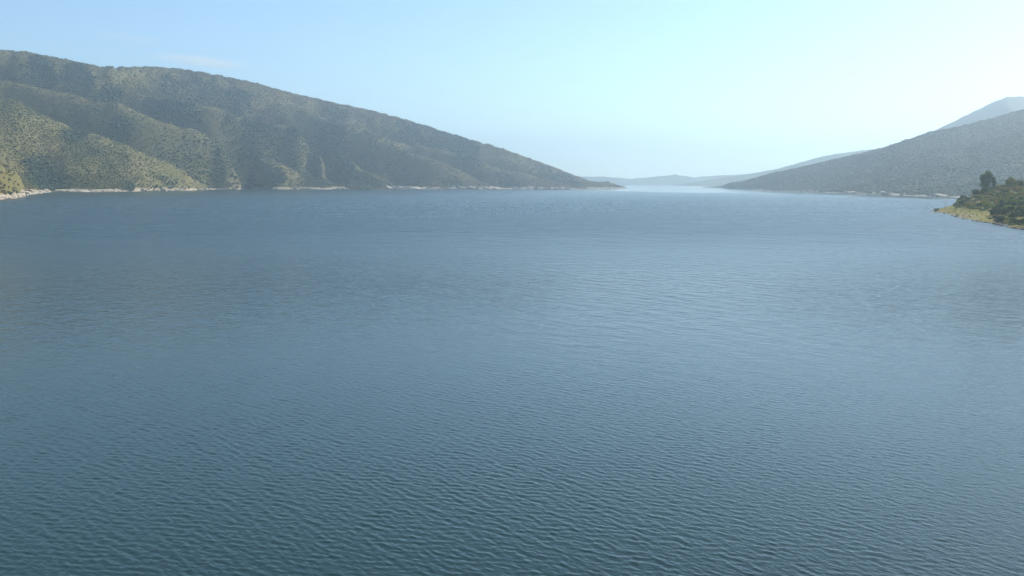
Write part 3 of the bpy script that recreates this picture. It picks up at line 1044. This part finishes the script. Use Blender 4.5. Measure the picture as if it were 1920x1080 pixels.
def variant(kind, i, H, mat, n_leaf, leaf):
    key = (kind, i, mat)
    if key not in VARIANTS:
        rnd = random.Random(hash((kind == 'tall', i, len(kind), len(mat))) & 0xffff)
        lb = lobes_for(kind, rnd, H)
        VARIANTS[key] = (trunk_mesh('trunk', rnd, H, lb, H * .022), crown_mesh('crown', rnd, lb, n_leaf, leaf, M[mat]), H)
    return VARIANTS[key]


def plant(name, label, cat, x, y, H, kind, i, mat, group=None, n_leaf=900, leaf=0.55, rot=0.0, sxy=1.0, base=7.0, terr=None, sink=0.2):
    tm, cm, H0 = variant(kind, i, base, mat, n_leaf, leaf)
    z = float((terr or head).z(x, y))
    root = bpy.data.objects.new(name, None); COL.objects.link(root)
    root.location = (x, y, z - sink); root.rotation_euler = (0, 0, rot)
    s = H / H0
    root.scale = (s * sxy, s * sxy, s)
    tag(root, label, cat, group)
    for nm, me in (('trunk', tm), ('crown', cm)):
        o = bpy.data.objects.new(nm, me); COL.objects.link(o); o.parent = root
    return root


x, y, _ = px(1849, 356, 1345)
plant('tall_tree', 'tallest tree, a dark full crown standing above the scrub on the headland', 'tree', x, y, 32.0, 'tall', 0, 'leaves_tall', n_leaf=9000, leaf=.62, base=26, rot=.6, sxy=.82)
x, y, _ = px(1863, 356, 1340)
plant('slim_tree', 'slim tree close against the right side of the tallest tree', 'tree', x, y, 21.0, 'slim', 0, 'leaves_tall', n_leaf=2200, leaf=.5, base=17, rot=1.1)
x, y, _ = px(1895, 352, 1310)
plant('round_tree', 'round topped olive tree on the headland crest near the right edge', 'tree', x, y, 14.5, 'round', 0, 'leaves_scrub', n_leaf=3000, leaf=.55, base=13, rot=2.0)
x, y, _ = px(1830, 366, 1368)
plant('dark_shrub', 'dark blue green bush left below the tallest tree on the skyline', 'shrub', x, y, 10.5, 'round', 1, 'leaves_dark', n_leaf=2200, leaf=.5, base=9)
x, y, _ = px(1806, 378, 1392)
plant('dark_shrub', 'dark rounded bush at the seaward end of the headland scrub', 'shrub', x, y, 11.5, 'round', 2, 'leaves_dark', n_leaf=2600, leaf=.5, base=10, sxy=1.1)
x, y, _ = px(1797, 386, 1385)
plant('dark_shrub', 'grey green bush nearest the grassy tip of the headland', 'shrub', x, y, 8.0, 'round', 3, 'leaves_dark', n_leaf=1800, leaf=.5, base=9, sxy=1.1)

# scrub over the headland's slope, tree by tree
rs = np.random.RandomState(21)
placed = []


def try_place(n, uv_test, dmin, tries=6000):
    out = []
    for _ in range(tries):
        if len(out) >= n: break
        x = rs.uniform(420, 1010); y = rs.uniform(760, 1500)
        z = float(head.z(x, y))
        if z < 0.6: continue
        u = 960 + F * x / y * 1.0
        if u > 1990: continue
        if not uv_test(x, y, z, u): continue
        if any((x - a) ** 2 + (y - b) ** 2 < dmin ** 2 for a, b in placed): continue
        placed.append((x, y)); out.append((x, y, z, u))
    return out


def row(y, z):     # photo row of a ground point
    c, s = math.cos(PITCH), math.sin(PITCH)
    fw = y * c + (CAM_H - z) * s * 1.0
    up = y * s + (z - CAM_H) * c
    return 540 - F * up / fw


def slope_test(x, y, z, u):     # above the meadow
    v = row(y, z)
    lim = np.interp(u, [1785, 1800, 1830, 1856, 1866, 1990], [386, 389, 391, 394, 402, 430])
    return v < lim and u > 1788


def dark_test(x, y, z, u):      # the dark bushes down to the water on the right
    v = row(y, z)
    return u > 1860 and v > 388 and v < np.interp(u, [1860, 1866, 1880, 1890, 1905, 1990], [404, 419, 421, 419, 427, 441])


for i, (x, y, z, u) in enumerate(try_place(60, dark_test, 6.5)):
    plant('dark_shrub', 'dark green bush in the mass down to the water at the right edge', 'shrub', x, y, rs.uniform(5.5, 9.5), 'round', 1 + i % 3, 'leaves_dark',
          'dark bushes by the water at the right edge', n_leaf=2200, leaf=.5, base=9, rot=rs.uniform(0, 6.28), sxy=rs.uniform(1.0, 1.35))
for i, (x, y, z, u) in enumerate(try_place(300, slope_test, 4.8, 60000)):
    H = rs.uniform(4.0, 8.0)
    dk = rs.rand() < 0.22
    v_ = row(y, z)
    where = (('high up by the right edge' if v_ < 352 else 'halfway up by the right edge' if v_ < 372 else 'low down by the right edge') if u > 1905 else 'just above the grass bank' if v_ > 379 else 'on the skyline left of the tallest tree' if u < 1838
             else 'on the crest right of the tallest tree' if v_ < 362 else 'in the middle of the slope below the tallest tree')
    look = 'dark' if dk else 'olive brown'
    plant('scrub_tree', look + ' scrub tree on headland ' + where, 'tree', x, y, H, 'round' if i % 3 else 'low', 4 + i % 5, 'leaves_dark' if dk else 'leaves_scrub',
          look + ' scrub trees ' + where, n_leaf=1300, leaf=.5, base=7, rot=rs.uniform(0, 6.28), sxy=rs.uniform(1.05, 1.45))


# tussocks on the grass bank
def tussocks():
    global PROTO_NOW
    rs = np.random.RandomState(4)
    n = 15000
    x = rs.uniform(400, 800, n); y = rs.uniform(760, 1420, n)
    z = head.z(x, y); u = seen_u(x, y)
    k = (z > 0.35) & (u < 2000)
    x, y, z = x[k], y[k], z[k]
    PROTO_NOW = bpy.data.collections.new('tussock_shapes')
    for i in range(3):
        rnd = random.Random(i)
        v, f = [], []
        for _ in range(26):
            a = rnd.uniform(0, 6.28); lean = rnd.uniform(.1, .9); h = rnd.uniform(.5, 1.0); w = rnd.uniform(.05, .12)
            dx, dy = math.cos(a), math.sin(a)
            k0 = len(v)
            v += [(dx * .15 - dy * w, dy * .15 + dx * w, -.1), (dx * .15 + dy * w, dy * .15 - dx * w, -.1), (dx * lean, dy * lean, h)]
            f.append((k0, k0 + 1, k0 + 2))
        me = mesh_from('tussock', v, f); me.materials.append(M['grass'])
        PROTO_NOW.objects.link(bpy.data.objects.new('tussock_%d' % i, me))
    r = rs.uniform(.5, 1.3, len(x))
    scatter('grass_tussocks', np.stack([x, y, z], -1), np.stack([r, r, r * .8], -1), rs.uniform(0, 6.28, len(x)), rs.randint(0, 3, len(x)), PROTO_NOW,
            'dry yellow green grass on the bank of the near headland')


tussocks()


def undergrowth():
    rs = np.random.RandomState(14)
    x = rs.uniform(430, 800, 26000); y = rs.uniform(760, 1480, 26000)
    z = head.z(x, y); u = seen_u(x, y)
    v = np.array([row(a, b) for a, b in zip(y, z)])
    lim = np.interp(u, [1785, 1800, 1830, 1856, 1866, 1990], [388, 391, 393, 397, 417, 436])
    k = (z > .6) & (u > 1787) & (u < 2000) & ((v < lim) & (rs.rand(len(u)) < .16) | (rs.rand(len(u)) < .006))
    x, y, z = x[k], y[k], z[k]
    r = rs.uniform(1.0, 2.4, len(x))
    c = proto_coll('shrub', [(0.8, M['leaves_scrub'], 2, .5), (0.7, M['leaves_scrub'], 2, .45), (0.9, M['leaves_scrub'], 2, .5), (0.8, M['leaves_dark'], 2, .5)])
    print('undergrowth', len(x))
    scatter('undergrowth', np.stack([x, y, z - .2], -1), np.stack([r * 1.2, r * 1.2, r * .9], -1), rs.uniform(0, 6.28, len(x)), rs.randint(0, 4, len(x)), c,
            'low mixed undergrowth filling the gaps between the headland trees')


undergrowth()


def inland_scrub():
    """the scrub goes on over the rising ground behind, beyond the edge of the picture"""
    rs = np.random.RandomState(15)
    x = rs.uniform(320, 1090, 9000); y = rs.uniform(540, 1660, 9000)
    z = head.z(x, y); u = seen_u(x, y)
    k = (z > 1.2) & (u > 1996)
    x, y, z = x[k], y[k], z[k]
    r = rs.uniform(2.2, 4.6, len(x))
    c = proto_coll('inland_crown', [(0.9, M['leaves_scrub'], 2, .5), (0.8, M['leaves_dark'], 2, .45), (0.9, M['leaves_scrub'], 2, .5)])
    scatter('inland_scrub', np.stack([x, y, z - .2], -1), np.stack([r, r, r], -1), rs.uniform(0, 6.28, len(x)), rs.randint(0, 3, len(x)), c,
            'scrub going on over the rising ground inland of the headland')


inland_scrub()


# rocks along the headland waterline
def boulder_mesh(seed, mat, jag=.18, sub=2):
    rnd = random.Random(seed)
    bm = bmesh.new(); bmesh.ops.create_icosphere(bm, subdivisions=sub, radius=.5)
    pl = [(Vector((rnd.gauss(0, 1), rnd.gauss(0, 1), rnd.gauss(0, 1))).normalized(), rnd.uniform(.3, .45)) for _ in range(9)]
    for v in bm.verts:
        for n_, d in pl:
            e = v.co.dot(n_) - d
            if e > 0: v.co -= n_ * e
        v.co *= 1 + rnd.uniform(-jag, jag) * .3
    me = bpy.data.meshes.new('boulder'); bm.to_mesh(me); bm.free(); me.materials.append(mat)
    return me


SB = [boulder_mesh(i, M['dark_rock']) for i in range(4)]
for i in range(34):
    u = 1744 + (1925 - 1744) * (i + rs.uniform(0, .9)) / 34
    hs = np.array(HSHORE)
    p = px0(u, float(np.interp(u, hs[:, 0], hs[:, 1])))
    xx, yy = p[0], p[1]
    s = rs.uniform(1.2, 3.2)
    o = bpy.data.objects.new('shore_rock', SB[i % 4]); COL.objects.link(o)
    o.location = (xx, yy, s * .08); o.scale = (s * 1.5, s, s * .6); o.rotation_euler = (0, 0, rs.uniform(0, 3))
    tag(o, 'low dark rock at the waterline of the near headland', 'rock', 'dark rocks along the headland waterline')

# low dark spit, boulder, pale boat, poles
c = px0(1750, 396.6)
o = link('rock_spit', boulder_mesh(44, M['dark_rock'], .3, 3)); o.location = (c[0], c[1], 0.1); o.scale = (13.0, 7.0, 2.2); o.rotation_euler = (0, 0, .1)
tag(o, 'flat dark spit of rock at the very tip of the headland', 'rock')
c = px0(1759, 396.8)
bmd = bmesh.new(); bmesh.ops.create_cube(bmd, size=1.0)
bmesh.ops.subdivide_edges(bmd, edges=bmd.edges[:], cuts=2, use_grid_fill=True)
rnd = random.Random(9)
for v in bmd.verts:
    v.co.x *= 6.0; v.co.y *= 4.5; v.co.z = (v.co.z + .5) * 4.0
    if v.co.z > 2: v.co.x = v.co.x * .82 + .4; v.co.z += .1 * v.co.x
    v.co += Vector((rnd.uniform(-.3, .3), rnd.uniform(-.3, .3), rnd.uniform(-.3, .3)))
me = bpy.data.meshes.new('boulder'); bmd.to_mesh(me); bmd.free()
o = link('dark_boulder', me, M['dark_rock']); o.location = (c[0], c[1] + 6, 0.3)
tag(o, 'blocky dark boulder on the tip of the headland', 'boulder')


def boat(name, label, u, v, L_=4.2):
    c = px0(u, v)
    root = bpy.data.objects.new(name, None); COL.objects.link(root)
    root.location = (c[0], c[1], 0); root.rotation_euler = (0, 0, 0.15)
    tag(root, label, 'boat')
    vs_, fs = [], []
    secs = [(-.5, .32, .0), (-.25, .42, -.02), (.05, .42, -.02), (.3, .28, .04), (.5, .03, .16)]
    for t, w, lift in secs:
        for yy, zz in ((-w, .55 + lift), (-w * .8, .1 + lift * .4), (0, -.15 + lift * .6), (w * .8, .1 + lift * .4), (w, .55 + lift), (w * .9, .5 + lift), (0, .12 + lift * .5), (-w * .9, .5 + lift)):
            vs_.append((t * L_, yy * 1.7, zz * 1.1))
    for s in range(len(secs) - 1):
        for k in range(8):
            a = s * 8 + k; b_ = s * 8 + (k + 1) % 8
            fs.append((a, b_, b_ + 8, a + 8))
    fs.append(tuple(range(7, -1, -1))); fs.append(tuple(range(32, 40)))
    link('hull', mesh_from('hull', vs_, fs), M['white_paint'], root)
    bm = bmesh.new(); bmesh.ops.create_cube(bm, size=1.0)
    me = bpy.data.meshes.new('seat'); bm.to_mesh(me); bm.free()
    for tx in (-.22, .1):
        o = link('seat', me if tx < 0 else me.copy(), M['grey_wood'], root); o.location = (tx * L_, 0, .45); o.scale = (.3, 1.2, .06)
    return root


boat('small_boat', 'small white boat beyond the dark spit at the headland tip', 1746, 392.5)


def pole(name, label, u, v, H, r=.2, onwater=True, arm=False, terr=None, y=None):
    if onwater: c = px0(u, v)
    else:
        c = px(u, v, y); c = (c[0], c[1], float(head.z(c[0], c[1])))
    root = bpy.data.objects.new(name, None); COL.objects.link(root); root.location = c
    tag(root, label, 'pole')
    bm = bmesh.new(); tube(bm, [(0, 0, -1.5), (0, 0, H * .5), (0.05, 0, H)], [r, r * .85, r * .7], 8)
    me = bpy.data.meshes.new('shaft'); bm.to_mesh(me); bm.free()
    link('shaft', me, M['grey_wood'], root)
    if arm:
        bm = bmesh.new()
        tube(bm, [(-1.1, 0, H * .93), (1.1, 0, H * .93)], [.09, .09], 6)
        me = bpy.data.meshes.new('crossarm'); bm.to_mesh(me); bm.free()
        link('crossarm', me, M['grey_wood'], root)
        for dx in (-.95, .95):
            bm = bmesh.new(); tube(bm, [(dx, 0, H * .93 + .07), (dx, 0, H * .93 + .4)], [.1, .06], 6)
            me = bpy.data.meshes.new('insulator'); bm.to_mesh(me); bm.free()
            link('insulator', me, M['metal'], root)
    return root


pole('thin_pole', 'thin dark pole standing in the water left of the headland tip', 1735.5, 394, 9.5, .3)
pole('thin_pole', 'thin pole standing on the grass right of the dark boulder', 1772.5, 391, 14.0, .28, False, y=1345)
pole('utility_pole', 'small pole with a crossarm on the headland skyline at the right edge', 1914, 346, 14.5, .3, False, True, y=1305)


# ------------------------------------------------------------------ thin clouds
def cloud(label, u0, u1, v0, v1, Y, thick, seed, dens):
    """wisp of cirrus: a long thin lens of vapour, patchy and soft-edged"""
    a = px(u0, v0, Y); b_ = px(u1, v1, Y)
    cx, cz = (a[0] + b_[0]) / 2, (a[2] + b_[2]) / 2
    Lx = math.hypot(b_[0] - a[0], b_[2] - a[2])
    bm = bmesh.new(); bmesh.ops.create_uvsphere(bm, u_segments=48, v_segments=16, radius=.5)
    me = bpy.data.meshes.new('cloud'); bm.to_mesh(me); bm.free()
    m = bpy.data.materials.new('cloud_vapour'); m.use_nodes = True
    nt = m.node_tree; nt.nodes.clear()
    out = nt.nodes.new('ShaderNodeOutputMaterial')
    v = nt.nodes.new('ShaderNodeVolumePrincipled')
    v.inputs['Color'].default_value = (1, 1, 1, 1); v.inputs['Anisotropy'].default_value = 0.3
    tc = nt.nodes.new('ShaderNodeTexCoord').outputs['Object']
    ln = nt.nodes.new('ShaderNodeVectorMath'); ln.operation = 'LENGTH'; nt.links.new(tc, ln.inputs[0])
    mp = nt.nodes.new('ShaderNodeMapping'); mp.inputs['Scale'].default_value = (3.5, 2, 2.2); mp.inputs['Location'].default_value = (seed, 0, 0)
    nt.links.new(tc, mp.inputs[0])
    n = noise_tex(nt, mp.outputs[0], 1.0, 4, .6)
    fall = maprange(nt, ln.outputs['Value'], 0.08, 0.48, 1, 0, True)
    dd = math_n(nt, 'MULTIPLY', math_n(nt, 'MULTIPLY', fall, maprange(nt, n, .3, .65, .25, 1, True)), dens)
    nt.links.new(dd, v.inputs['Density']); nt.links.new(v.outputs[0], out.inputs['Volume'])
    o = link('cloud', me, m)
    o.location = (cx, Y, cz); o.scale = (Lx, 2600, thick)
    o.rotation_euler = (0, -math.atan2(b_[2] - a[2], b_[0] - a[0]), 0)
    tag(o, label, kind='stuff')


cloud('thin white wisp of cloud just above the second crest of the left hill', 255, 500, 103, 128, 30000, 420, 1.0, 0.0011)
cloud('faint short streak of cloud high over the left hill', 160, 330, 67, 73, 30000, 150, 4.0, 0.0005)

# ------------------------------------------------------------------ haze
bm = bmesh.new(); bmesh.ops.create_cube(bm, size=1.0)
me = bpy.data.meshes.new('haze'); bm.to_mesh(me); bm.free()
m = bpy.data.materials.new('haze_air'); m.use_nodes = True
nt = m.node_tree; nt.nodes.clear()
out = nt.nodes.new('ShaderNodeOutputMaterial'); v = nt.nodes.new('ShaderNodeVolumePrincipled')
v.inputs['Color'].default_value = (*HAZE_COLOR, 1)
v.inputs['Density'].default_value = HAZE_DENSITY
v.inputs['Anisotropy'].default_value = HAZE_ANISO
nt.links.new(v.outputs[0], out.inputs['Volume'])
o = link('haze', me, m)
TOP, BOT = 1000.0, -8.0
# the cloud wisps stay outside: the box ends at 24 km
o.location = (0, 4000, (TOP + BOT) / 2); o.scale = (44000, 44000, TOP - BOT)
tag(o, 'pale blue haze in the air over the lake and hills', kind='stuff')
